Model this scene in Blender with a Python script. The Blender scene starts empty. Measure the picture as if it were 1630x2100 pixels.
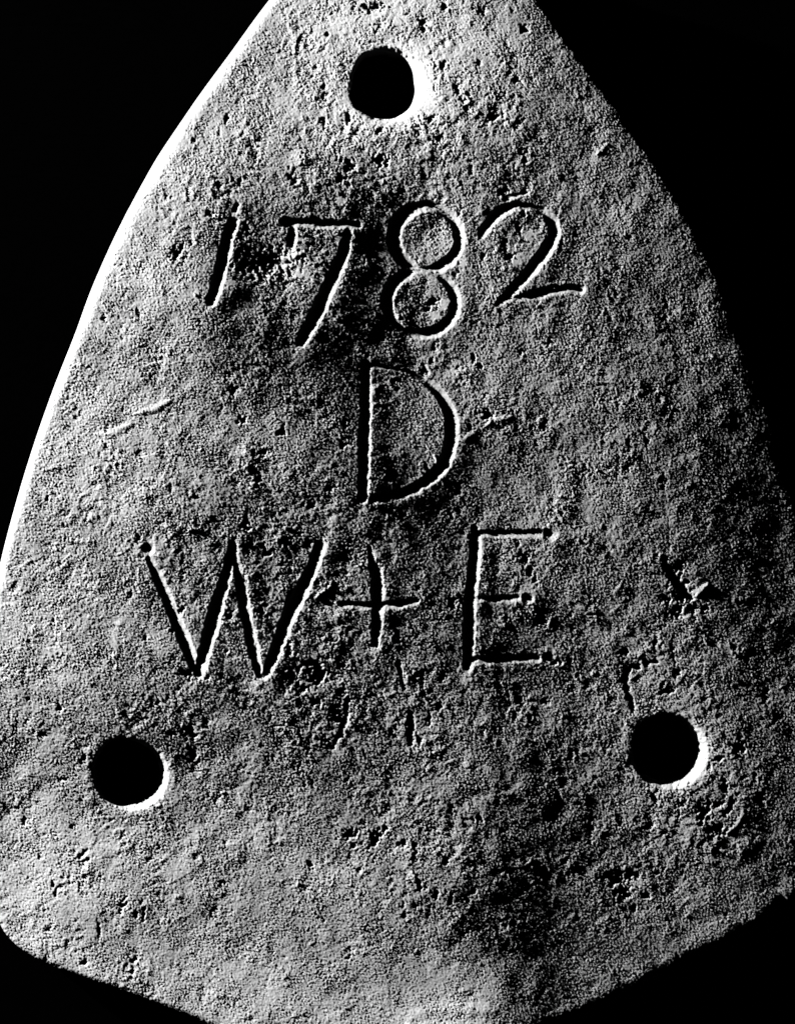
import bpy, math
import numpy as np

# ------------------------------------------------------------------ scale
# one unit of the design drawing ("px") is 0.2 mm; x runs right, y runs down
S = 0.0002
CX, CY = 815.0, 1050.0
THICK = 150.0                      # plate thickness in drawing units (30 mm)

scene = bpy.context.scene

# ------------------------------------------------------------------ camera
CAM_D = 1.8
cam_d = bpy.data.cameras.new("camera")
cam = bpy.data.objects.new("camera", cam_d)
scene.collection.objects.link(cam)
cam.location = (0, 0, THICK * S + CAM_D)
cam.rotation_euler = (0, 0, 0)
cam_d.sensor_fit = 'HORIZONTAL'
cam_d.sensor_width = 36.0
cam_d.lens = 36.0 * CAM_D / (1630 * S)
cam_d.clip_start = 0.05
cam_d.clip_end = 20.0
scene.camera = cam

# ------------------------------------------------------------------ world, lamp, exposure
world = bpy.data.worlds.new("World")
scene.world = world
world.use_nodes = True
wb = world.node_tree.nodes["Background"]
wb.inputs[0].default_value = (0, 0, 0, 1)
wb.inputs[1].default_value = 0.0

LAMP_AZ = math.radians(28.0)       # light travels to the right and 28 deg downwards in the picture
LAMP_EL = math.radians(9.0)
LAMP_D = 1.25
lamp_d = bpy.data.lights.new("raking_lamp", 'SPOT')
lamp = bpy.data.objects.new("raking_lamp", lamp_d)
scene.collection.objects.link(lamp)
lamp.location = (-math.cos(LAMP_AZ) * math.cos(LAMP_EL) * LAMP_D,
                 math.sin(LAMP_AZ) * math.cos(LAMP_EL) * LAMP_D,
                 THICK * S + math.sin(LAMP_EL) * LAMP_D)
lamp.rotation_euler = (math.radians(90) - LAMP_EL, 0, math.atan2(-lamp.location.y, -lamp.location.x) - math.pi / 2)
lamp_d.energy = 2650.0
lamp_d.shadow_soft_size = 0.016
lamp_d.spot_size = math.radians(45)
lamp_d.spot_blend = 0.5

vs = scene.view_settings
vs.view_transform = 'Standard'
vs.look = 'None'
vs.exposure = 0.0
vs.gamma = 1.0
vs.use_curve_mapping = False

# ------------------------------------------------------------------ materials
def new_mat(name):
    m = bpy.data.materials.new(name)
    m.use_nodes = True
    nt = m.node_tree
    return m, nt, nt.nodes["Principled BSDF"]

def plate_material():
    m, nt, b = new_mat("pitted_grey_plate")
    N, L = nt.nodes.new, nt.links.new
    tc = N("ShaderNodeTexCoord")
    n1 = N("ShaderNodeTexNoise"); n1.inputs["Scale"].default_value = 55; n1.inputs["Detail"].default_value = 6
    L(tc.outputs["Object"], n1.inputs["Vector"])
    r1 = N("ShaderNodeMapRange")
    r1.inputs["From Min"].default_value = 0.3; r1.inputs["From Max"].default_value = 0.7
    r1.inputs["To Min"].default_value = 0.025; r1.inputs["To Max"].default_value = 0.041
    L(n1.outputs["Fac"], r1.inputs["Value"])
    n2 = N("ShaderNodeTexNoise"); n2.inputs["Scale"].default_value = 900; n2.inputs["Detail"].default_value = 3
    L(tc.outputs["Object"], n2.inputs["Vector"])
    r2 = N("ShaderNodeMapRange")
    r2.inputs["From Min"].default_value = 0.3; r2.inputs["From Max"].default_value = 0.7
    r2.inputs["To Min"].default_value = 0.8; r2.inputs["To Max"].default_value = 1.2
    L(n2.outputs["Fac"], r2.inputs["Value"])
    mul = N("ShaderNodeMath"); mul.operation = 'MULTIPLY'
    L(r1.outputs[0], mul.inputs[0]); L(r2.outputs[0], mul.inputs[1])
    at = N("ShaderNodeAttribute"); at.attribute_name = "smear"
    mx = N("ShaderNodeMix"); mx.data_type = 'FLOAT'
    L(at.outputs["Fac"], mx.inputs[0]); L(mul.outputs[0], mx.inputs[2])
    mx.inputs[3].default_value = 0.056
    cb = N("ShaderNodeCombineColor")
    for k in range(3):
        L(mx.outputs[0], cb.inputs[k])
    L(cb.outputs[0], b.inputs["Base Color"])
    b.inputs["Roughness"].default_value = 0.85
    b.inputs["Specular IOR Level"].default_value = 0.15
    # grain below the mesh resolution
    n3 = N("ShaderNodeTexNoise"); n3.inputs["Scale"].default_value = 1500; n3.inputs["Detail"].default_value = 2
    L(tc.outputs["Object"], n3.inputs["Vector"])
    bp = N("ShaderNodeBump"); bp.inputs["Strength"].default_value = 0.25; bp.inputs["Distance"].default_value = 0.0002
    L(n3.outputs["Fac"], bp.inputs["Height"]); L(bp.outputs[0], b.inputs["Normal"])
    return m

def cloth_material():
    m, nt, b = new_mat("black_velvet")
    n = nt.nodes.new("ShaderNodeTexNoise"); n.inputs["Scale"].default_value = 400
    r = nt.nodes.new("ShaderNodeMapRange")
    r.inputs["To Min"].default_value = 0.00002; r.inputs["To Max"].default_value = 0.00006
    nt.links.new(n.outputs["Fac"], r.inputs["Value"])
    cb = nt.nodes.new("ShaderNodeCombineColor")
    for k in range(3):
        nt.links.new(r.outputs[0], cb.inputs[k])
    nt.links.new(cb.outputs[0], b.inputs["Base Color"])
    b.inputs["Roughness"].default_value = 1.0
    b.inputs["Specular IOR Level"].default_value = 0.0
    return m

MAT = plate_material()
MAT_CLOTH = cloth_material()

# ------------------------------------------------------------------ backdrop cloth
me = bpy.data.meshes.new("backdrop")
nx = 24
vv, ff = [], []
rg = np.random.default_rng(3)
for j in range(nx + 1):
    for i in range(nx + 1):
        vv.append(((i / nx - .5) * 2.4, (j / nx - .5) * 2.4, -0.003 - 0.002 * rg.random()))
for j in range(nx):
    for i in range(nx):
        a = j * (nx + 1) + i
        ff.append((a, a + 1, a + nx + 2, a + nx + 1))
me.from_pydata(vv, [], ff); me.update()
me.materials.append(MAT_CLOTH)
bd = bpy.data.objects.new("backdrop", me)
bd["kind"] = "structure"
bd["label"] = "flat black cloth backdrop under the plate"
scene.collection.objects.link(bd)

# ------------------------------------------------------------------ drawing: outline
def catmull(P, closed=False, step=4.0):
    P = np.asarray(P, float)
    n = len(P)
    out = []
    rng = range(n) if closed else range(n - 1)
    for i in rng:
        if closed:
            p0, p1, p2, p3 = P[(i - 1) % n], P[i], P[(i + 1) % n], P[(i + 2) % n]
        else:
            p0, p1, p2, p3 = P[max(i - 1, 0)], P[i], P[i + 1], P[min(i + 2, n - 1)]
        k = max(1, int(np.hypot(*(p2 - p1)[:2]) / step))
        t = (np.arange(k) / k)[:, None]
        out.append(0.5 * (2 * p1 + (p2 - p0) * t + (2 * p0 - 5 * p1 + 4 * p2 - p3) * t ** 2
                          + (3 * p1 - p0 - 3 * p2 + p3) * t ** 3))
    out = np.vstack(out)
    if not closed:
        out = np.vstack([out, P[-1:]])
    return out

# x, y, rounding width, rounding drop, ragged edge
OUTLINE = [
    (542, 0, 30, 32, 0), (474, 97, 34, 36, 0), (435, 152, 36, 36, 0), (398, 204, 38, 38, 0), (361, 262, 40, 40, 0),
    (325, 314, 40, 40, 0), (293, 372, 40, 40, 0), (265, 424, 40, 40, 0), (236, 482, 38, 38, 0), (210, 540, 36, 36, 0),
    (183, 602, 34, 36, 0), (157, 678, 32, 34, 0), (131, 739, 30, 32, 0), (107, 801, 28, 30, 0), (84, 864, 28, 30, 0),
    (63, 927, 26, 28, 0), (45, 985, 25, 28, 0), (28, 1044, 25, 28, 0), (12, 1103, 25, 28, 0), (-2, 1160, 25, 28, 0),
    (-24, 1280, 25, 28, 0), (-40, 1430, 25, 28, 0), (-46, 1580, 25, 28, 0), (-42, 1740, 24, 24, 0), (-26, 1850, 20, 18, 0),
    (-4, 1913, 16, 12, .3), (18, 1940, 14, 10, .5), (60, 1966, 12, 9, .8), (120, 1992, 12, 9, .8), (200, 2019, 12, 9, .8),
    (300, 2052, 12, 9, .8), (420, 2099, 14, 10, .8), (560, 2160, 20, 12, .5), (700, 2215, 25, 14, .5), (800, 2232, 25, 14, .5),
    (900, 2208, 25, 14, 1), (1020, 2155, 25, 14, 1), (1147, 2100, 25, 14, 1.6), (1242, 2064, 25, 14, 2), (1330, 2017, 25, 14, 2),
    (1417, 1972, 25, 14, 2), (1478, 1946, 25, 14, 2), (1559, 1902, 28, 16, 2), (1606, 1868, 32, 18, 2), (1655, 1800, 50, 24, 2),
    (1688, 1690, 80, 32, 2), (1702, 1550, 100, 36, 2), (1704, 1400, 120, 40, 2), (1692, 1260, 150, 44, 2), (1668, 1150, 165, 46, 2),
    (1646, 1070, 170, 48, 2), (1612, 960, 170, 48, 2), (1578, 860, 160, 46, 2), (1545, 770, 140, 42, 2), (1513, 690, 120, 38, 2),
    (1478, 600, 100, 32, 2), (1440, 515, 85, 28, 2), (1396, 430, 75, 25, 2), (1345, 345, 70, 24, 2), (1300, 285, 65, 22, 2),
    (1254, 215, 60, 20, 2), (1190, 130, 55, 20, 2), (1147, 70, 50, 20, 1.5), (1098, 0, 45, 20, 1), (1030, -74, 40, 22, 0),
    (930, -130, 35, 25, 0), (800, -152, 32, 28, 0), (690, -128, 30, 30, 0), (605, -72, 30, 32, 0)]

STEP = 1.8
X0, X1, Y0, Y1 = -70.0, 1730.0, -176.0, 2256.0
NX = int((X1 - X0) / STEP) + 1
NY = int((Y1 - Y0) / STEP) + 1
xs = (X0 + STEP * np.arange(NX)).astype(np.float32)
ys = (Y0 + STEP * np.arange(NY)).astype(np.float32)
GX, GY = np.meshgrid(xs, ys)
rng = np.random.default_rng(1782)

# ------------------------------------------------------------------ noise
_fy = np.fft.fftfreq(NY, STEP)[:, None]
_fx = np.fft.rfftfreq(NX, STEP)[None, :]
_f = np.hypot(_fx, _fy); _f[0, 0] = 1e-9

def band(lam, width=0.35, slope=None, aniso=None):
    """band-passed noise of wavelength lam; unit slope rms when slope is set, else unit rms"""
    F = np.fft.rfft2(rng.standard_normal((NY, NX)))
    if aniso:
        ang, k = aniso
        c, s = math.cos(ang), math.sin(ang)
        f = np.hypot((_fx * c + _fy * s) * k, (-_fx * s + _fy * c)); f[0, 0] = 1e-9
    else:
        f = _f
    w = np.exp(-(np.log(f * lam) / width) ** 2 / 2)
    h = np.fft.irfft2(F * w, (NY, NX))
    if slope is None:
        return (h / h.std()).astype(np.float32)
    g = np.hypot(*np.gradient(h, STEP)).mean()
    return (h * slope / g).astype(np.float32)

def sstep(x, a, b):
    t = np.clip((x - a) / (b - a), 0, 1)
    return t * t * (3 - 2 * t)

def window(x, y, r):
    i0 = max(0, int((x - r - X0) / STEP)); i1 = min(NX, int((x + r - X0) / STEP) + 2)
    j0 = max(0, int((y - r - Y0) / STEP)); j1 = min(NY, int((y + r - Y0) / STEP) + 2)
    return slice(j0, j1), slice(i0, i1)

def facets(cell, tilt, off, warp=0.45):
    """crisp little corrosion facets: every cell is a flat chip with a tilt and a level of its own"""
    nx_, ny_ = int((X1 - X0) / cell) + 6, int((Y1 - Y0) / cell) + 6
    jx = rng.random((ny_, nx_)).astype(np.float32); jy = rng.random((ny_, nx_)).astype(np.float32)
    tx = (rng.standard_normal((ny_, nx_)) * tilt).astype(np.float32); ty = (rng.standard_normal((ny_, nx_)) * tilt).astype(np.float32)
    oz = (rng.standard_normal((ny_, nx_)) * off).astype(np.float32)
    wx = GX + warp * cell * band(cell * 1.6, .5); wy = GY + warp * cell * band(cell * 1.6, .5)
    px = (wx - X0) / cell + 2; py = (wy - Y0) / cell + 2
    ix = np.clip(px.astype(np.int32), 1, nx_ - 2); iy = np.clip(py.astype(np.int32), 1, ny_ - 2)
    bd_ = np.full(GX.shape, 9e9, np.float32); h = np.zeros(GX.shape, np.float32)
    for dj in (-1, 0, 1):
        for di in (-1, 0, 1):
            a, b = iy + dj, ix + di
            ddx = px - (b + jx[a, b]); ddy = py - (a + jy[a, b])
            d = ddx * ddx + ddy * ddy
            k = d < bd_
            bd_ = np.where(k, d, bd_)
            h = np.where(k, oz[a, b] + cell * (tx[a, b] * ddx + ty[a, b] * ddy), h)
    return h

# ------------------------------------------------------------------ signed distance to the outline
OUT = catmull(OUTLINE, True, 14.0)
for _ in range(2):
    OUT = sum(np.roll(OUT, k_, 0) for k_ in range(-2, 3)) / 5.0
ragn = np.cumsum(rng.standard_normal(len(OUT))); ragn -= np.linspace(ragn[0], ragn[-1], len(OUT))
ragn = ragn - np.convolve(np.r_[ragn[-8:], ragn, ragn[:8]], np.ones(17) / 17, 'valid')
d0 = np.roll(OUT[:, :2], -1, 0) - np.roll(OUT[:, :2], 1, 0)
nrm = np.c_[d0[:, 1], -d0[:, 0]] / np.hypot(d0[:, 0], d0[:, 1])[:, None]
OUT[:, :2] += nrm * (ragn * OUT[:, 4] * .45)[:, None]
A = OUT; B = np.roll(OUT, -1, 0)
best = np.full((NY, NX), 1e9, np.float32)
CPX = np.zeros_like(best); CPY = np.zeros_like(best); RW = np.zeros_like(best); RD = np.zeros_like(best)
inside = np.zeros((NY, NX), bool)
for a, b in zip(A, B):
    # parity
    if a[1] != b[1]:
        ylo, yhi = min(a[1], b[1]), max(a[1], b[1])
        rows = np.where((ys >= ylo) & (ys < yhi))[0]
        for j in rows:
            xc = a[0] + (ys[j] - a[1]) * (b[0] - a[0]) / (b[1] - a[1])
            inside[j] ^= xs < xc
    # distance, only in a neighbourhood
    m = 190
    i0 = max(0, int((min(a[0], b[0]) - m - X0) / STEP)); i1 = min(NX, int((max(a[0], b[0]) + m - X0) / STEP) + 2)
    j0 = max(0, int((min(a[1], b[1]) - m - Y0) / STEP)); j1 = min(NY, int((max(a[1], b[1]) + m - Y0) / STEP) + 2)
    sl = (slice(j0, j1), slice(i0, i1))
    gx, gy = GX[sl], GY[sl]
    ex, ey = np.float32(b[0] - a[0]), np.float32(b[1] - a[1])
    t = np.clip(((gx - np.float32(a[0])) * ex + (gy - np.float32(a[1])) * ey) / (ex * ex + ey * ey), 0, 1)
    px = np.float32(a[0]) + t * ex; py = np.float32(a[1]) + t * ey
    d2 = (gx - px) ** 2 + (gy - py) ** 2
    k = d2 < best[sl]
    best[sl][k] = d2[k]
    CPX[sl][k] = px[k]; CPY[sl][k] = py[k]
    RW[sl][k] = (a[2] + t * (b[2] - a[2]))[k]
    RD[sl][k] = (a[3] + t * (b[3] - a[3]))[k]
SD = np.sqrt(best); SD[~inside] *= -1
SD = np.clip(SD, -400, 400)

# ------------------------------------------------------------------ large form: undulation shaped to put broad light and shade on the face
ux, uy = math.cos(LAMP_AZ), math.sin(LAMP_AZ)
FORM = [  # x, y, wanted brightness, made by tilting the face to the lamp: 1 = level
    (800, -100, 1.6), (620, 60, 1.6), (800, 60, 1.65), (960, 60, 1.55), (1080, 80, 1.2), (640, 180, 1.6), (930, 190, 1.6),
    (1050, 200, 1.2), (1180, 250, 1.0), (520, 200, 1.35), (480, 300, 1.3), (640, 300, 1.4), (800, 280, 1.45), (950, 300, 1.2), (1080, 330, 1.0),
    (1230, 360, .95), (400, 400, 1.3), (330, 520, 1.35), (560, 380, 1.0), (700, 380, .85), (760, 440, .62), (640, 420, .85),
    (860, 350, 1.05), (1000, 400, .95), (1100, 460, 1.0), (1250, 500, 0.95), (1350, 520, .8),
    (400, 600, 1.15), (520, 480, .8), (540, 540, .88), (600, 570, 1.25), (560, 640, .75), (750, 560, .68), (750, 660, .6),
    (875, 486, 1.25), (862, 618, 1.05), (1000, 560, 1.15), (1060, 500, 1.15), (1180, 560, 1.0), (1200, 700, .95), (1350, 700, .8),
    (1000, 700, 1.1), (300, 700, 1.15), (250, 820, 1.2), (400, 800, 1.05), (560, 800, .85), (650, 800, .75), (680, 900, .85), (820, 860, .9),
    (830, 960, .8), (1000, 850, 1.1), (1020, 960, .9), (1150, 900, 1.0), (1300, 900, .9), (1420, 850, .7), (1450, 1000, .65),
    (150, 950, 1.25), (200, 1080, 1.15), (400, 1000, 1.0), (600, 1000, .95), (560, 1080, .8), (750, 1060, .78), (900, 1060, .75), (1050, 1150, 1.15),
    (1050, 1290, .85), (1200, 1100, 1.0), (1350, 1150, .85), (1500, 1150, .6), (100, 1250, 1.15), (250, 1250, 1.05), (470, 1250, 1.0),
    (620, 1200, 1.0), (880, 1200, .85), (720, 1320, .9), (900, 1400, .95), (1150, 1350, .95), (1300, 1300, .95),
    (1500, 1350, .75), (50, 1450, 1.15), (200, 1430, 1.0), (420, 1450, .9), (600, 1450, .95), (750, 1500, .95), (1000, 1500, .95), (1150, 1500, .9),
    (1250, 1500, 1.0), (1480, 1550, 1.0), (1560, 1500, .75), (80, 1650, 1.2), (150, 1550, 1.1), (400, 1620, 1.0), (600, 1620, 1.0), (800, 1650, 1.0), (1000, 1650, .95),
    (1150, 1650, .8), (1300, 1700, .95), (1450, 1720, .95), (1580, 1680, .75), (60, 1830, 1.35), (250, 1780, 1.2), (300, 1900, 1.0), (450, 1800, 1.15),
    (600, 1800, 1.15), (780, 1800, 1.15), (950, 1780, 1.0), (1060, 1800, .7), (1150, 1820, .8), (1330, 1850, .95), (1500, 1850, .85),
    (200, 1980, 1.0), (420, 1970, 1.2), (600, 1950, 1.25), (760, 1930, 1.1), (900, 1920, .95), (1000, 1900, .75), (1060, 1930, .74), (1060, 2010, .74), (1110, 1880, .76), (1120, 2000, .78), (1150, 1950, .75),
    (1280, 1980, .95), (1200, 2040, .95), (550, 2060, 1.35), (750, 2060, 1.35), (880, 2085, 1.8), (980, 2088, 1.7), (800, 2120, 1.6), (1060, 2080, .8),
    (100, 1972, 1.2), (200, 2008, 1.2), (300, 2040, 1.2), (400, 2080, 1.25), (1150, 90, 1.1), (1260, 240, 1.0), (1330, 340, .95), (1420, 490, .9), (1500, 680, .85), (1570, 870, .78),
    (1610, 990, .74), (1600, 1100, .75), (1640, 1250, .8), (1640, 1450, .85), (1640, 1700, .85), (1559, 1885, .95), (1417, 1955, 1.0), (1300, 2015, 1.0), (1200, 2065, 1.0)]
tanE = math.tan(LAMP_EL)
cxs = np.arange(-200, 1900, 95.0); cys = np.arange(-300, 2450, 95.0); SG = 105.0
CC = np.array([(a, b) for b in cys for a in cxs])
FP = np.array(FORM, float)
FP[:, 2] += .19 * sstep(FP[:, 0], 1050, 1450)
FP[:, 2] += .17 * sstep(FP[:, 1], 1560, 1720) * (1 - sstep(FP[:, 0], 820, 1000))
FP[:, 2] += .10 * (1 - sstep(FP[:, 0], 150, 420))
dx = FP[:, 0:1] - CC[None, :, 0]; dy = FP[:, 1:2] - CC[None, :, 1]
E = np.exp(-(dx ** 2 + dy ** 2) / (2 * SG ** 2))
D = -(dx * ux + dy * uy) / SG ** 2 * E
rhs = (1.85 * (FP[:, 2] - 1.0) - .17) * tanE
LAMB = 0.02 * np.trace(D @ D.T) / len(FP)
wts = D.T @ np.linalg.solve(D @ D.T + LAMB * np.eye(len(FP)), rhs)
Wm = wts.reshape(len(cys), len(cxs))
EX = np.exp(-(xs[None, :] - cxs[:, None]) ** 2 / (2 * SG ** 2))
EY = np.exp(-(ys[None, :] - cys[:, None]) ** 2 / (2 * SG ** 2))
H = (EY.T @ Wm @ EX).astype(np.float32)
# gentle overall dome
H -= H[inside].mean()
H += (-(((GX - 760) / 900) ** 2 + ((GY - 1100) / 1300) ** 2) * 14).astype(np.float32)

# ------------------------------------------------------------------ masks
def blobs(lst):
    m = np.zeros((NY, NX), np.float32)
    for x, y, r, v in lst:
        w = window(x, y, 2.6 * r)
        m[w] += v * np.exp(-((GX[w] - x) ** 2 + (GY[w] - y) ** 2) / (2 * (r * .7) ** 2))
    return m

rough = 0.55 + 0.28 * band(170, .5) + 0.12 * band(60, .4)
rough += blobs([(800, 180, 240, .55), (1000, 250, 180, .4), (600, 540, 80, .7), (480, 1180, 160, .35), (640, 1280, 140, .5), (540, 1040, 130, .45),
                (640, 1470, 130, .5), (1380, 1450, 170, .5), (1440, 1650, 130, .6), (860, 1750, 150, .6), (830, 1430, 120, .4),
                (200, 1850, 200, .15), (1290, 1820, 90, .7), (740, 320, 120, .4), (420, 420, 100, .3), (1100, 1180, 80, .2)])
rough -= blobs([(870, 490, 60, .6), (830, 880, 90, .25), (400, 780, 180, .2), (700, 1950, 260, .4), (1180, 1900, 150, .2), (350, 650, 130, .25), (1000, 1000, 120, .2)])
rough *= 1 - .5 * (1 - sstep(SD, 20, 240)) * (CPX > 1080)
rough = np.clip(rough, 0.12, 1.5)

# ------------------------------------------------------------------ lettering: chisel strokes  (x, y, half width)
def z(ox, oy, s, pts):
    return [(ox + p[0] / s, oy + p[1] / s, p[2]) for p in pts]

r2 = (760, 360, 3.396); r3 = (640, 700, 3.396); r4 = (250, 1060, 3.468); r5 = (680, 1040, 3.135)
def ring(cx, cy, rx, ry, w):
    return [(cx + rx * math.cos(t), cy + ry * math.sin(t), w(t)) for t in np.linspace(0, 2 * math.pi, 25)]

CHARS = [
    ("engraved_numeral", "chiselled numeral 1", [
        [(477, 455, 12), (464, 500, 13), (452, 555, 13), (441, 595, 12.5), (433, 620, 11)],
        [(482, 430, 8), (487, 420, 6)]]),
    ("engraved_numeral", "chiselled numeral 7 with serif", [
        [(584, 455, 12), (612, 457, 10.5), (643, 457, 10), (667, 459, 10), (706, 459, 10), (732, 461, 9)],
        [(714, 474, 9), (701, 524, 13), (687, 555, 14), (672, 590, 14.5), (653, 632, 15), (634, 668, 15), (616, 704, 10)],
        [(600, 470, 9), (597, 488, 11), (598, 504, 8)]]),
    ("engraved_numeral", "chiselled numeral 8 of two stacked circles", [
        ring(873, 486, 67, 65, lambda t: 12.5 + 2.5 * (math.cos(t) < -.3) - 7 * math.exp(-((t - 1.75) / .4) ** 2)),
        ring(862, 619, 70, 64, lambda t: 12 + 1.5 * (math.cos(t) < -.5) - 8 * math.exp(-((t - 4.85) / .45) ** 2) - 4.5 * math.exp(-((t - 2.2) / .5) ** 2))]),
    ("engraved_numeral", "chiselled numeral 2", [
        z(*r2, [(765, 405, 9), (830, 312, 11), (900, 247, 11.5), (980, 212, 11.5), (1060, 210, 9), (1125, 222, 8), (1205, 258, 10), (1262, 325, 12.5),
                (1272, 395, 12.5), (1242, 475, 13), (1185, 562, 14), (1105, 660, 13), (1010, 765, 11.5), (935, 842, 10), (885, 892, 6)]),
        z(*r2, [(945, 868, 5), (1080, 838, 8), (1180, 815, 10.5), (1290, 788, 11), (1380, 782, 10), (1452, 790, 11)]),
        z(*r2, [(1335, 430, 3), (1325, 490, 4.5), (1312, 545, 3)]),
        z(*r2, [(935, 165, 7), (1000, 140, 6), (1090, 118, 4)])]),
    ("engraved_letter", "chiselled letter D", [
        z(*r3, [(368, 150, 10), (369, 400, 11.5), (362, 650, 12), (356, 900, 12), (350, 1090, 11)]),
        z(*r3, [(405, 165, 8), (470, 170, 6), (560, 188, 3.5), (650, 205, 5), (710, 232, 8), (790, 275, 10), (870, 345, 12), (925, 430, 13), (965, 530, 14.5),
                (968, 640, 14.5), (950, 750, 13.5), (910, 850, 14), (835, 935, 13), (740, 1005, 12), (640, 1052, 11), (520, 1083, 10), (420, 1100, 10)]),
        z(*r3, [(775, 160, 5), (800, 215, 6)])]),
    ("engraved_letter", "chiselled letter W", [
        z(*r4, [(181, 222, 13), (188, 228, 13)]),
        z(*r4, [(198, 300, 8), (265, 455, 12), (335, 620, 13), (405, 785, 14), (468, 945, 13), (520, 1080, 9)]),
        z(*r4, [(545, 1115, 12), (585, 955, 13), (628, 800, 15), (665, 660, 16), (712, 505, 13), (745, 385, 11), (775, 250, 9.5), (787, 190, 9)]),
        z(*r4, [(798, 200, 8), (815, 330, 9), (842, 490, 11), (870, 650, 12), (903, 800, 12), (935, 950, 11.5), (978, 1130, 8)]),
        z(*r4, [(1405, 205, 13), (1370, 310, 12), (1317, 430, 14), (1250, 565, 15), (1188, 690, 16), (1135, 830, 14), (1078, 980, 12), (1010, 1140, 8)])]),
    ("engraved_cross", "chiselled plus sign", [
        z(*r5, [(243, 255, 5), (262, 350, 9), (285, 450, 14), (290, 550, 14), (290, 650, 12), (288, 760, 11), (280, 885, 8)]),
        z(*r5, [(65, 622, 8), (160, 628, 8), (290, 632, 10), (430, 618, 9.5), (545, 603, 7)])]),
    ("engraved_letter", "chiselled letter E", [
        z(*r5, [(922, 130, 8), (920, 250, 12), (910, 400, 12.5), (890, 560, 13), (883, 700, 13), (880, 850, 13), (872, 1030, 11)]),
        z(*r5, [(950, 168, 9), (1150, 168, 9), (1340, 165, 9.5)]), z(*r5, [(1392, 172, 14), (1402, 176, 14)]),
        z(*r5, [(920, 590, 7), (1060, 588, 7), (1190, 583, 8)]), z(*r5, [(1255, 582, 12), (1262, 584, 12)]),
        z(*r5, [(885, 985, 10), (1100, 975, 9.5), (1320, 970, 9.5)]), z(*r5, [(1383, 970, 12), (1390, 972, 12)]),
        z(*r5, [(941, 660, 1.8), (938, 800, 2.2), (932, 930, 1.8)])]),
]

wob = 0.7 * band(26, .4) + 0.3 * band(10, .4)
PART = np.zeros((NY, NX), np.int16)
GROOVE = np.zeros((NY, NX), np.float32)      # depth, positive
LIT_LIP = np.zeros((NY, NX), np.float32)

def stroke_u(pts, edge=1.0):
    P = catmull(pts, False, 1.5)
    x0, x1 = P[:, 0].min(), P[:, 0].max(); y0, y1 = P[:, 1].min(), P[:, 1].max()
    m = P[:, 2].max() * 1.6 + 45
    i0 = max(0, int((x0 - m - X0) / STEP)); i1 = min(NX, int((x1 + m - X0) / STEP) + 2)
    j0 = max(0, int((y0 - m - Y0) / STEP)); j1 = min(NY, int((y1 + m - Y0) / STEP) + 2)
    sl = (slice(j0, j1), slice(i0, i1))
    gx, gy = GX[sl], GY[sl]
    u = np.full(gx.shape, 9.0, np.float32); w = np.full(gx.shape, 1.0, np.float32); dirn = np.zeros(gx.shape, np.float32)
    for px, py, pw in P:
        pw = max(pw, .8)
        q = np.hypot(gx - px, gy - py) / pw
        k = q < u
        u[k] = q[k]; w[k] = pw
        dirn[k] = ((gx - px) * ux + (gy - py) * uy)[k] / np.maximum(q[k] * pw, .5)
    u = u + edge * wob[sl] / np.maximum(w, 4)
    return sl, u, w, dirn

for ci, (nm, lb, strokes) in enumerate(CHARS):
    for st in strokes:
        sl, u, w, dirn = stroke_u([(a_, b_, c_ * .88) for a_, b_, c_ in st])
        s_in = (1 - u) * w + 3.4 * np.clip(dirn, 0, 1) ** .6 * np.minimum(w / 10, 1)
        cap = .58 * w
        far = .58 * np.clip(s_in, 0, None)
        steep = np.minimum(1.7 * np.clip(s_in, 0, None), cap)
        dep = far + (steep - far) * sstep(-dirn, -.25, .35)      # cut steeply on the near side, sloped on the far side
        # lip raised on the side away from the lamp, added to widen the highlight
        bh = np.sqrt(np.clip(dirn, 0, 1)) * np.minimum(w / 10, 1) * 2.6
        LIT_LIP[sl] = np.maximum(LIT_LIP[sl], bh * np.exp(-((s_in + 1.8) / np.where(s_in > -1.8, 4.2, 26.0)) ** 2))
        g = GROOVE[sl]
        k = dep > g
        g[k] = dep[k]
        PART[sl][dep > 0.9] = ci + 1

# ------------------------------------------------------------------ cracks and shallow cuts (not lettering)
CUTS = [
    (z(*r5, [(378, 675, 3), (405, 770, 4), (440, 880, 3.5), (425, 960, 2), (432, 1010, 6), (448, 1090, 6), (458, 1130, 2), (468, 1190, 6), (485, 1235, 1.5), (500, 1290, 2), (508, 1350, 7.5), (512, 1440, 9), (505, 1535, 6)]), .9),
    ([(1354, 1358, 4), (1322, 1361, 7), (1295, 1373, 8.5), (1281, 1392, 9), (1287, 1420, 8), (1299, 1456, 7)], .95),
    ([(1362, 1142, 5), (1372, 1168, 10), (1384, 1192, 9), (1402, 1212, 10), (1420, 1228, 7)], .9),
    ([(1136, 1605, 4), (1143, 1627, 5), (1149, 1650, 5), (1143, 1678, 4)], .6),
    ([(1235, 1695, 3), (1245, 1718, 4)], .6),
    ([(1122, 1785, 4), (1124, 1805, 6)], .8),
    ([(826, 1855, 5), (832, 1880, 5)], .6),
    ([(716, 1432, 4), (708, 1470, 8), (696, 1505, 8), (680, 1535, 4)], 1.0),
    ([(612, 1372, 5), (632, 1360, 7), (655, 1368, 9), (660, 1395, 10)], .7),
    ([(500, 455, 4), (510, 470, 6), (508, 485, 4)], .5),
    ([(350, 985, 3), (352, 1010, 3)], .5),
]
CUTG = np.zeros_like(GROOVE)
for pts, k_ in CUTS:
    sl, u, w, _ = stroke_u(pts, 3.2)
    CUTG[sl] = np.maximum(CUTG[sl], w * k_ * np.clip(1 - u, 0, 1))

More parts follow.
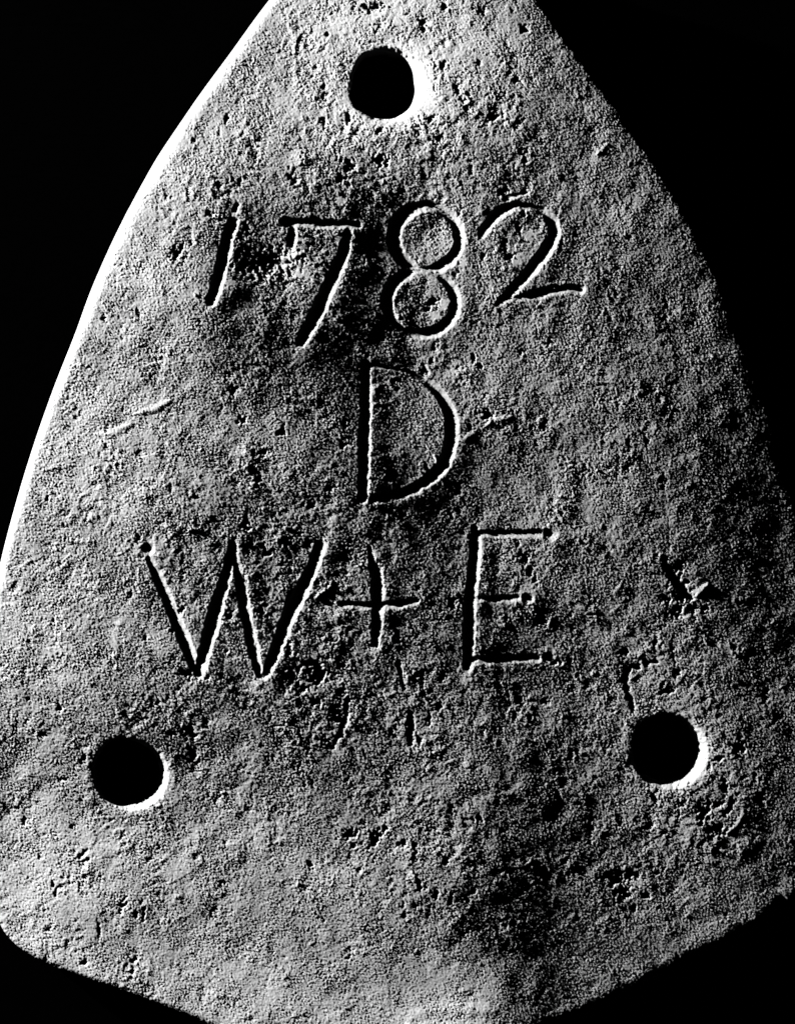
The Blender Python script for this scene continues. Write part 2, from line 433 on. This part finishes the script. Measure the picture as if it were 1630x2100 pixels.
RIDGES = [  # raised burrs
    (z(*r2, [(592, 395, 2.5), (575, 480, 4), (535, 550, 2.5)]), 5.0),
    (z(*r2, [(1280, 785, 3), (1320, 768, 5), (1350, 750, 3)]), 5.0),
    (z(*r3, [(850, 790, 2), (868, 840, 3.5), (866, 900, 2.5)]), 5.0),
    (z(*r3, [(1205, 590, 5), (1260, 555, 8), (1320, 545, 8), (1390, 522, 4)]), 3.0),
    (z(*r3, [(1050, 690, 5), (1100, 655, 7), (1150, 612, 4)]), 2.5),
    ([(1431, 1222, 6), (1440, 1212, 11), (1452, 1200, 6)], 4.5),
    ([(1490, 1712, 5), (1510, 1697, 8), (1526, 1672, 6)], 3.0),
    ([(838, 2100, 9), (850, 2082, 15), (885, 2072, 18), (950, 2070, 18), (1010, 2072, 12)], 2.2),
    ([(280, 848, 5), (318, 838, 10), (350, 822, 5)], 2.4),
    ([(195, 890, 4), (230, 888, 11), (272, 868, 6)], 2.0),
    ([(90, 965, 3), (120, 958, 9), (150, 955, 4)], 1.5),
    ([(130, 1108, 3), (160, 1110, 9), (185, 1112, 4)], 1.6),
    ([(510, 1296, 3), (524, 1310, 5), (520, 1330, 3)], 2.0),
    ([(648, 1226, 4), (662, 1214, 6), (678, 1202, 4)], 3.0),
    ([(688, 1500, 4), (700, 1525, 6), (706, 1470, 4)], 2.0),
    ([(1235, 310, 3), (1240, 300, 4), (1246, 294, 3)], 2.0),
    ([(1222, 318, 2), (1240, 300, 5)], 2.0),
    ([(1225, 965, 3), (1235, 955, 4)], 2.0),
    ([(1126, 1282, 3), (1130, 1270, 6)], 3.0),
]
RID = np.zeros_like(GROOVE)
for pts, a_ in RIDGES:
    sl, u, w, _ = stroke_u(pts, .8)
    RID[sl] = np.maximum(RID[sl], a_ * np.clip(1 - u, 0, 1))

# ------------------------------------------------------------------ pits
PITS = [  # x, y, rx, ry, angle(deg), depth
    (552, 538, 62, 28, -8, 5), (1395, 1163, 10, 14, 20, 9), (1385, 1190, 10, 14, 20, 9), (1400, 1222, 15, 12, 0, 9), (1365, 1228, 12, 10, 30, 7), (1390, 1252, 10, 12, 0, 7),
    (1421, 1248, 11, 10, 0, 8), (1447, 1250, 6, 11, 20, 6), (1405, 1198, 9, 9, 0, 5), (1368, 1416, 13, 11, 0, 9), (1390, 1382, 7, 9, 0, 5), (1519, 1535, 14, 11, -30, 7), (1475, 1558, 10, 6, -30, 5),
    (1444, 1668, 12, 22, 10, 9), (1473, 1652, 15, 7, -10, 7), (1488, 1617, 7, 14, 0, 7), (1468, 1704, 20, 12, 10, 8), (1502, 1650, 7, 20, 15, 6), (1486, 1670, 6, 9, 0, 5),
    (1265, 1808, 18, 14, -20, 8), (1278, 1832, 17, 16, 20, 8), (1240, 1799, 13, 7, 0, 6), (1326, 1841, 8, 8, 0, 6), (1290, 1800, 10, 9, 0, 6), (1300, 1867, 6, 6, 0, 5), (1117, 1796, 9, 10, 0, 7),
    (720, 1711, 14, 8, -25, 8), (772, 1719, 7, 19, 28, 8), (788, 1702, 9, 7, -40, 6), (724, 1736, 6, 5, 0, 5), (742, 1732, 8, 4, 0, 4), (825, 1732, 10, 7, -30, 5),
    (853, 1742, 6, 10, 0, 7), (850, 1762, 6, 7, 0, 7), (914, 1766, 7, 11, 0, 7), (860, 1815, 6, 12, 0, 6), (872, 1818, 4, 6, 0, 4), (894, 1833, 6, 9, 0, 6), (851, 1858, 7, 5, 0, 6),
    (926, 1848, 5, 13, 0, 6), (941, 1848, 5, 4, 0, 5), (959, 1845, 5, 10, 0, 6), (971, 1828, 7, 5, 0, 6), (636, 1775, 6, 8, 20, 6), (924, 1660, 6, 9, 0, 6), (661, 1885, 4, 7, 0, 4), (978, 1680, 10, 8, 0, 4), (1030, 1706, 7, 7, 0, 4),
    (78, 1763, 5, 5, 0, 5), (106, 1821, 4, 7, 0, 5), (111, 1834, 4, 9, 0, 5), (250, 1862, 6, 13, 25, 7), (293, 1879, 4, 13, 0, 6), (276, 1879, 4, 7, 0, 5), (96, 1909, 5, 9, 25, 5), (171, 1977, 9, 5, -20, 5),
    (459, 1813, 7, 6, 0, 5), (202, 1912, 4, 13, 0, 4), (270, 2000, 5, 12, 25, 4),
    (764, 11, 24, 9, -5, 8), (868, 47, 7, 17, 5, 8), (910, 133, 7, 8, 0, 6), (936, 182, 7, 12, 0, 7), (963, 195, 6, 6, 0, 5), (958, 222, 8, 8, 0, 5), (910, 12, 8, 8, 0, 5), (670, 66, 5, 5, 0, 5), (982, 130, 5, 10, 0, 5), (990, 20, 8, 9, 0, 5),
    (884, 245, 10, 6, -30, 6), (900, 285, 14, 6, -45, 5), (661, 250, 8, 9, 0, 5), (778, 268, 7, 7, 0, 5), (715, 240, 8, 12, 20, 6), (1010, 240, 10, 8, 0, 6), (1060, 165, 9, 7, 0, 6), (1075, 60, 8, 10, 0, 5),
    (782, 330, 15, 11, 10, 11), (716, 340, 16, 12, 30, 6), (700, 365, 10, 9, 0, 5), (464, 241, 4, 9, 0, 6), (450, 270, 4, 7, 0, 5), (397, 287, 6, 4, 0, 5), (364, 519, 11, 13, 20, 7), (430, 440, 9, 7, 30, 6), (372, 512, 5, 9, 20, 5),
    (450, 380, 8, 9, 0, 4), (409, 660, 4, 5, 0, 4), (214, 655, 5, 8, 0, 5), (497, 862, 10, 7, -30, 6), (579, 886, 11, 11, 0, 5), (480, 800, 9, 9, 0, 4), (470, 770, 8, 7, 0, 4), (540, 930, 9, 8, 0, 4), (520, 960, 8, 9, 0, 4), (505, 1075, 9, 16, 5, 7), (530, 985, 7, 10, 10, 5),
    (889, 619, 13, 9, -32, 8), (874, 633, 7, 5, -20, 6), (1063, 470, 7, 9, 0, 6), (1036, 497, 6, 9, 10, 5), (1048, 527, 6, 8, 0, 5), (991, 525, 6, 7, 0, 5), (1072, 440, 6, 7, 0, 4), (935, 560, 8, 5, -35, 4),
    (1032, 395, 12, 8, -40, 6), (1178, 482, 5, 5, 0, 4), (704, 910, 7, 10, 10, 7), (708, 866, 6, 9, 0, 6), (679, 1001, 9, 6, -35, 6), (999, 851, 9, 11, 0, 8), (965, 875, 5, 6, 0, 4), (890, 712, 4, 6, 0, 4), (745, 752, 10, 6, 0, 4), (770, 747, 12, 6, 0, 5),
    (868, 762, 4, 7, 10, 6), (972, 735, 5, 8, 10, 4), (985, 752, 8, 5, 0, 4), (1128, 700, 6, 8, 0, 5),
    (470, 1263, 6, 7, 0, 6), (370, 1253, 8, 10, 10, 6), (535, 1255, 8, 9, 0, 5), (598, 1258, 8, 8, 0, 5), (650, 1385, 20, 16, 0, 7), (604, 1386, 8, 14, 0, 5), (590, 1330, 8, 18, 0, 5), (395, 1385, 10, 9, 0, 5), (380, 1380, 14, 8, 0, 5), (425, 1388, 6, 7, 0, 5), (355, 1290, 8, 7, 0, 4), (300, 1310, 5, 9, 0, 4), (600, 1235, 9, 9, 0, 5), (550, 1135, 11, 8, 10, 6), (585, 1110, 12, 9, 10, 5), (645, 1165, 6, 6, 0, 4),
    (1077, 1145, 8, 16, 5, 5), (1085, 1175, 7, 12, 0, 5), (1100, 1190, 5, 9, 0, 5), (1110, 1275, 10, 13, 10, 6), (1140, 1357, 10, 8, 0, 6), (1166, 1355, 6, 9, 0, 5), (998, 1143, 6, 6, -20, 4), (1062, 1115, 6, 7, 0, 4),
    (1120, 1440, 8, 8, 0, 5), (1064, 1436, 9, 9, 0, 4), (900, 1450, 6, 9, 0, 5), (805, 1505, 9, 9, 0, 5), (690, 1460, 12, 16, 0, 6), (650, 1440, 12, 10, 0, 5), (700, 1420, 8, 8, 0, 5), (620, 1410, 12, 9, 0, 5), (880, 1475, 5, 12, 0, 5), (905, 1390, 6, 10, 20, 5),
    (120, 1450, 5, 9, 0, 5), (170, 1555, 5, 12, 5, 5), (58, 1435, 5, 5, 0, 4), (390, 1500, 12, 14, 0, 5), (350, 1505, 12, 7, 0, 5), (395, 1550, 10, 18, -15, 4), (125, 1600, 10, 6, 20, 3), (45, 1690, 8, 6, -30, 4), (145, 1700, 6, 6, 0, 4), (270, 1520, 9, 6, 0, 3),
    (1395, 1510, 6, 10, 0, 3), (1560, 1640, 10, 16, 0, 4), (1210, 1700, 8, 9, 0, 5), (1330, 1700, 11, 8, -30, 5), (1345, 1640, 9, 9, 0, 5), (1400, 1650, 8, 9, 0, 5), (1535, 1345, 10, 9, 0, 4), (1280, 1340, 10, 10, 0, 5),
]
hn = [band(9, .4), band(18, .4)]
PIT = np.zeros_like(GROOVE)

def stamp(x, y, rx, ry, ang, depth, ragged=.3):
    w = window(x, y, max(rx, ry) * 1.9 + 2)
    if w[0].stop <= w[0].start or w[1].stop <= w[1].start:
        return
    c, s = math.cos(math.radians(ang)), math.sin(math.radians(ang))
    gx, gy = GX[w] - x, GY[w] - y
    a = (gx * c + gy * s) / rx; b = (-gx * s + gy * c) / ry
    r = np.sqrt(a * a + b * b) + ragged * (0.6 * hn[1][w] + 0.4 * hn[0][w])
    d = depth * np.clip((1.15 - r) / .85, 0, 1)
    PIT[w] = np.maximum(PIT[w], d)

for p in PITS:
    stamp(*p[:5], p[5] * 1.2, .5)
# countless small pits, denser where the face is rough
n = 0
dens = np.clip(rough, 0, 1.3)
while n < 750:
    x = rng.uniform(-40, 1690); y = rng.uniform(-150, 2230)
    j = int((y - Y0) / STEP); i = int((x - X0) / STEP)
    if SD[j, i] < 4 or rng.random() > dens[j, i] ** 1.6:
        continue
    r = 2.2 + 1.9 * rng.gamma(1.4, .8)
    r = min(r, 9)
    stamp(x, y, r, r * rng.uniform(.8, 1.9), rng.uniform(-30, 45), r * rng.uniform(.15, .5), .55)
    n += 1

# ------------------------------------------------------------------ pale smooth smears filling the relief
SMEARS = [(596, 523, 20, 12, -10), (615, 561, 24, 14, 20), (700, 410, 9, 19, 28), (471, 581, 8, 10, 0), (703, 617, 15, 13, 20), (659, 688, 9, 21, 15),
          (692, 492, 7, 15, 20), (909, 625, 9, 15, 10), (1060, 534, 8, 16, 25), (1086, 484, 9, 17, 0), (622, 1247, 13, 15, 0), (1013, 1143, 11, 9, -15), (700, 540, 9, 14, 20), (950, 540, 7, 14, 20), (935, 672, 8, 10, 0), (890, 648, 14, 9, -35)]
SM = np.zeros_like(GROOVE)
for x, y, rx, ry, ang in SMEARS:
    w = window(x, y, max(rx, ry) * 1.8)
    c, s = math.cos(math.radians(ang)), math.sin(math.radians(ang))
    gx, gy = GX[w] - x, GY[w] - y
    r = np.hypot((gx * c + gy * s) / rx, (-gx * s + gy * c) / ry) + .22 * hn[1][w] + .12 * hn[0][w]
    SM[w] = np.maximum(SM[w], 1 - sstep(r, .7, 1.1))

# ------------------------------------------------------------------ fine scratches
SCR = np.zeros_like(GROOVE)
for k in range(420):
    x = rng.uniform(0, 1630); y = rng.uniform(0, 2100)
    a = math.radians(rng.choice([-35, -20, 25, 60, 100]) + rng.normal(0, 8))
    Lh = rng.uniform(8, 45)
    w = window(x, y, Lh + 4)
    if w[0].stop <= w[0].start or w[1].stop <= w[1].start:
        continue
    gx, gy = GX[w] - x, GY[w] - y
    al = gx * math.cos(a) + gy * math.sin(a); ac = -gx * math.sin(a) + gy * math.cos(a)
    d = rng.uniform(.25, .9) * np.exp(-(ac / 1.6) ** 2) * np.clip(1 - (al / Lh) ** 2, 0, 1)
    SCR[w] = np.maximum(SCR[w], d)

# ------------------------------------------------------------------ relief
f1 = band(6.0, .6, 1.0); f2 = band(9.5, .35, 1.0); f3 = band(19, .4, 1.0); f4 = band(42, .4, 1.0); f5 = band(95, .4, 1.0)
damp = (1 - .9 * SM) * (1 - .75 * sstep(GROOVE, 0.3, 3))
def pitted(h, slope):
    n_ = h / h.std()
    v = -np.maximum(n_ - .1, 0) ** 1.4 + .25 * n_
    return (v * slope / np.hypot(*np.gradient(v, STEP)).mean()).astype(np.float32)
p2 = pitted(band(9.5, .4), 1.0); p3 = pitted(band(20, .45), 1.0)
pat = np.clip(.92 + .26 * band(48, .5) + .28 * band(150, .4), .35, 1.7)      # grain comes and goes in patches
pat2 = np.clip(.85 + .38 * band(90, .5) + .2 * band(30, .4), .25, 1.8)
an = band(17, .4, 1.0, (math.radians(28), 1.7)); an2 = band(34, .4, 1.0, (math.radians(35), 1.6))
def terrace(lam, k):                                                        # flaked scale: flat islands with steep little scarps
    v = np.tanh(k * (band(lam, .5) + .35 * band(lam * .4, .4)))
    return v.astype(np.float32)
T1 = terrace(24, 3.0); T2 = terrace(62, 5.0); T3 = terrace(38, 4.0)
f0 = band(4.6, .3, 1.0)
V0 = facets(5.2, .19, .2); V1 = facets(11, .16, .35); V2 = facets(23, .09, .55); V3 = facets(50, .04, .7)
REL = (f1 * .30 * pat + V0 * .95 * (.55 + .45 * pat2) + V1 * .33 * (.2 + .8 * rough) * pat + V2 * .29 * rough * pat2 + V3 * .30 * rough
       + p2 * .04 * rough * pat + an * .05 * rough * pat2 + f4 * .025 * (.2 + .9 * rough) + an2 * .035 * rough * pat
       + T1 * .09 * rough * pat2 + T3 * .13 * rough * pat) * damp + f5 * .035
REL -= PIT * (1 - .6 * SM) * (1 - sstep(GROOVE, 0.2, 2)) + CUTG + SCR * damp
REL += RID * 1.0
# the left arris is worn smooth
worn = 1 - sstep(SD, RW * .5, RW * 1.25)
left = worn * ((CPX < 560) & (CPY < 1900) & (CPX < 815))
REL *= 1 - .3 * left
H += REL - GROOVE + LIT_LIP * (1 - sstep(GROOVE, 3, 6))

# ------------------------------------------------------------------ edge rounding
LE = (CPX < 560) & (CPY < 1900)
RD = np.where(LE, RD * .44, RD); RW = np.where(LE, RW * .95, RW)
t = np.clip(SD / np.maximum(RW, 1), 0, 1)
RD = np.where((CPX > 1080) & (CPY < 1850), RD * .2, RD)
H -= np.where(LE, RD * (1 - t) ** 3, RD * (1 - np.sqrt(np.clip(1 - (1 - t) ** 2, 0, 1))))

# ------------------------------------------------------------------ drilled holes: inner bore and flared mouth
HOLES = [  # bore cx, cy, rx, ry | mouth cx, cy, rx, ry | depth of flare, dish radius, dish depth
    (784, 171, 68, 74, 795, 171, 79, 80, 38, 112, 2.4),
    (1364, 1536, 67, 70, 1374, 1543, 80, 79, 38, 96, 1.4),
    (256, 1586, 68, 70, 267, 1590, 79, 75, 38, 92, 1.2)]
HID = np.full((NY, NX), -1, np.int8)       # bore removed cells
HSN = np.zeros((NY, NX, 2), np.float32)    # snap targets
HK = np.full((NY, NX), 9.0, np.float32)
for hi, (ax, ay, arx, ary, bx, by, brx, bry, dep, dr, dd) in enumerate(HOLES):
    w = window(bx, by, 150)
    gx, gy = GX[w], GY[w]
    th = np.arctan2(gy - ay, gx - ax)
    rr = np.hypot(gx - ax, gy - ay)
    lob = 1 + .018 * np.sin(3 * th + hi) + .014 * np.sin(5 * th + 2.1 * hi) + .006 * np.sin(11 * th + hi)
    if hi == 0:
        lob = lob + .03 * np.cos(4 * (th - 0.9))
    ct, st_ = np.cos(th), np.sin(th)
    r_in = lob / np.sqrt((ct / arx) ** 2 + (st_ / ary) ** 2)
    # mouth radius measured from the bore centre along the same ray
    ox, oy = (ax - bx) / brx, (ay - by) / bry
    ex, ey = ct / brx, st_ / bry
    qa, qb, qc = ex * ex + ey * ey, ox * ex + oy * ey, ox * ox + oy * oy - 1
    r_out = (-qb + np.sqrt(np.maximum(qb * qb - qa * qc, 0))) / qa
    r_out = np.maximum(r_out + .8 * hn[1][w] + .4 * hn[0][w], r_in + 2.2)
    tt = np.clip((rr - r_in) / (r_out - r_in), 0, 1)
    fl = dep * np.minimum(1, (r_out - r_in) / 24) * (1 - tt) ** 1.35
    fl = np.maximum(fl, 0)
    # shallow worn dish with turning marks around the mouth
    q = np.clip((rr - r_out) / (dr - 80), 0, 1)
    dish = dd * (1 - q) ** 2
    marks = .5 * np.sin(rr * 1.15 + 2 * hn[1][w]) * (1 - q) * (q < 1) * (.4 + .6 * (hn[1][w] > -.3))
    calm = sstep(q, 0, .8)
    Hs = H[w] - (1 - calm) * .8 * REL[w] * (dd / 3.2)
    Hs = Hs - dish + marks * (dd / 3.2) * (tt >= 1)
    inm = tt < 1
    SM[w] = np.maximum(SM[w], (dd / 3.2) * .8 * (1 - q) ** .8 * (q < 1))
    Hs = np.where(inm, Hs + REL[w] * 0 - fl, Hs)
    H[w] = Hs
    PART[w][inm] = 20 + hi
    k = rr / r_in
    HID[w][k < 1] = hi
    near = np.abs(rr - r_in) < 6
    HK[w][near] = (rr - r_in)[near]
    HSN[w][..., 0][near] = (ax + r_in * ct)[near]
    HSN[w][..., 1][near] = (ay + r_in * st_)[near]

# ------------------------------------------------------------------ mesh from the relief
ins_face = (SD[:-1, :-1] + SD[1:, :-1] + SD[:-1, 1:] + SD[1:, 1:]) > 0
hole_cnt = ((HID[:-1, :-1] >= 0).astype(int) + (HID[1:, :-1] >= 0) + (HID[:-1, 1:] >= 0) + (HID[1:, 1:] >= 0))
keep = ins_face & (hole_cnt <= 1)
vk = np.zeros((NY, NX), np.int8); 
vk[:-1, :-1] += keep; vk[1:, :-1] += keep; vk[:-1, 1:] += keep; vk[1:, 1:] += keep
bnd = (vk > 0) & (vk < 4)
PXs, PYs = GX.copy(), GY.copy()
nearhole = bnd & (HK < 8)
outer = bnd & ~nearhole
PXs[nearhole] = HSN[..., 0][nearhole]; PYs[nearhole] = HSN[..., 1][nearhole]
PXs[outer] = CPX[outer]; PYs[outer] = CPY[outer]
H[outer] = np.minimum(H[outer], (H - RD * 0)[outer])
PZ = H + THICK

co = np.stack([(PXs - CX) * S, (CY - PYs) * S, PZ * S], -1).reshape(-1, 3)
# vertex normals of the whole relief
nz = np.zeros_like(co)
jj, ii = np.where(keep)
q = np.stack([jj * NX + ii, (jj + 1) * NX + ii, (jj + 1) * NX + ii + 1, jj * NX + ii + 1], 1)   # ccw from above
fn = np.cross(co[q[:, 2]] - co[q[:, 0]], co[q[:, 3]] - co[q[:, 1]])
for k in range(4):
    for c in range(3):
        nz[:, c] += np.bincount(q[:, k], fn[:, c], len(nz))
nz /= np.maximum(np.linalg.norm(nz, axis=1), 1e-20)[:, None]
fp = PART[jj, ii]
sm_flat = SM.reshape(-1)

# wall edges: kept face beside a missing one
def wall_edges():
    K = np.zeros((NY + 1, NX + 1), bool); K[1:NY, 1:NX] = keep
    out = []
    k = K[1:NY, 1:NX]
    for (dj, di, a, b) in ((-1, 0, 3, 0), (1, 0, 1, 2), (0, -1, 0, 1), (0, 1, 2, 3)):
        nb = K[1 + dj:NY + dj, 1 + di:NX + di]
        j, i = np.where(k & ~nb)
        qq = np.stack([j * NX + i, (j + 1) * NX + i, (j + 1) * NX + i + 1, j * NX + i + 1], 1)
        out.append(np.c_[qq[:, a], qq[:, b]])
    return np.vstack(out)
WE = wall_edges()
hole_of = np.full(len(WE), -1)
nhf = nearhole.reshape(-1)
for hi, hd in enumerate(HOLES):
    p = co[WE[:, 0]]
    d = np.hypot(p[:, 0] / S + CX - hd[0], CY - p[:, 1] / S - hd[1])
    hole_of[(d < 100) & nhf[WE[:, 0]]] = hi

def make_mesh(name, quads, walls):
    used = np.unique(quads)
    remap = np.full(len(co), -1); remap[used] = np.arange(len(used))
    V = co[used]; NRM = nz[used]; SMV = sm_flat[used]
    F = remap[quads]
    if walls is not None and len(walls):
        wu = np.unique(walls)
        rm = np.full(len(co), -1); rm[wu] = np.arange(len(wu))
        base = len(V)
        top = co[wu].copy(); bot = top.copy(); bot[:, 2] = 0.0
        V = np.vstack([V, top, bot])
        a = rm[walls[:, 0]]; b = rm[walls[:, 1]]
        e = top[b] - top[a]
        en = np.c_[-e[:, 1], e[:, 0]]
        wn = np.zeros((len(wu), 3))
        for c in range(2):
            wn[:, c] += np.bincount(a, en[:, c], len(wu)) + np.bincount(b, en[:, c], len(wu))
        wn /= np.maximum(np.linalg.norm(wn, axis=1), 1e-20)[:, None]
        wf = np.stack([base + b, base + a, base + len(wu) + a, base + len(wu) + b], 1)
        # outward orientation test
        F = np.vstack([F, wf])
        n_w = np.cross(V[wf[0, 1]] - V[wf[0, 0]], V[wf[0, 2]] - V[wf[0, 0]])
        sgn = 1.0 if n_w @ wn[a[0]] > 0 else -1.0
        NRM = np.vstack([NRM, wn * sgn, wn * sgn]); SMV = np.r_[SMV, np.zeros(2 * len(wu))]
    m = bpy.data.meshes.new(name)
    m.vertices.add(len(V)); m.vertices.foreach_set("co", V.astype(np.float32).ravel())
    m.loops.add(len(F) * 4); m.loops.foreach_set("vertex_index", F.astype(np.int32).ravel())
    m.polygons.add(len(F))
    m.polygons.foreach_set("loop_start", np.arange(0, len(F) * 4, 4, dtype=np.int32))
    m.polygons.foreach_set("use_smooth", np.ones(len(F), bool))
    m.update(calc_edges=True)
    at = m.attributes.new("smear", 'FLOAT', 'POINT')
    at.data.foreach_set("value", SMV.astype(np.float32))
    m.normals_split_custom_set_from_vertices(NRM.astype(np.float32).tolist())
    m.materials.append(MAT)
    return m

plate = bpy.data.objects.new("engraved_plate", None)
plate["label"] = "pitted grey rounded-triangular plate engraved 1782 D W+E, pierced by three holes, on black"
plate["category"] = "plate"
plate.empty_display_size = 0.05
scene.collection.objects.link(plate)

def part(name, label, quads, walls=None):
    o = bpy.data.objects.new(name, make_mesh(name, quads, walls))
    o.parent = plate
    if label:
        o["label"] = label
    scene.collection.objects.link(o)
    return o

part("plate_body", None, q[fp == 0], WE[hole_of < 0])
for ci, (nm, lb, _) in enumerate(CHARS):
    part(nm, lb, q[fp == ci + 1])
for hi, lb in enumerate(["round hole at the narrow top end above 1782", "round hole low on the right side", "round hole low on the left side"]):
    part("drilled_hole", lb, q[fp == 20 + hi], WE[hole_of == hi])

scene.cycles.diffuse_bounces = 0
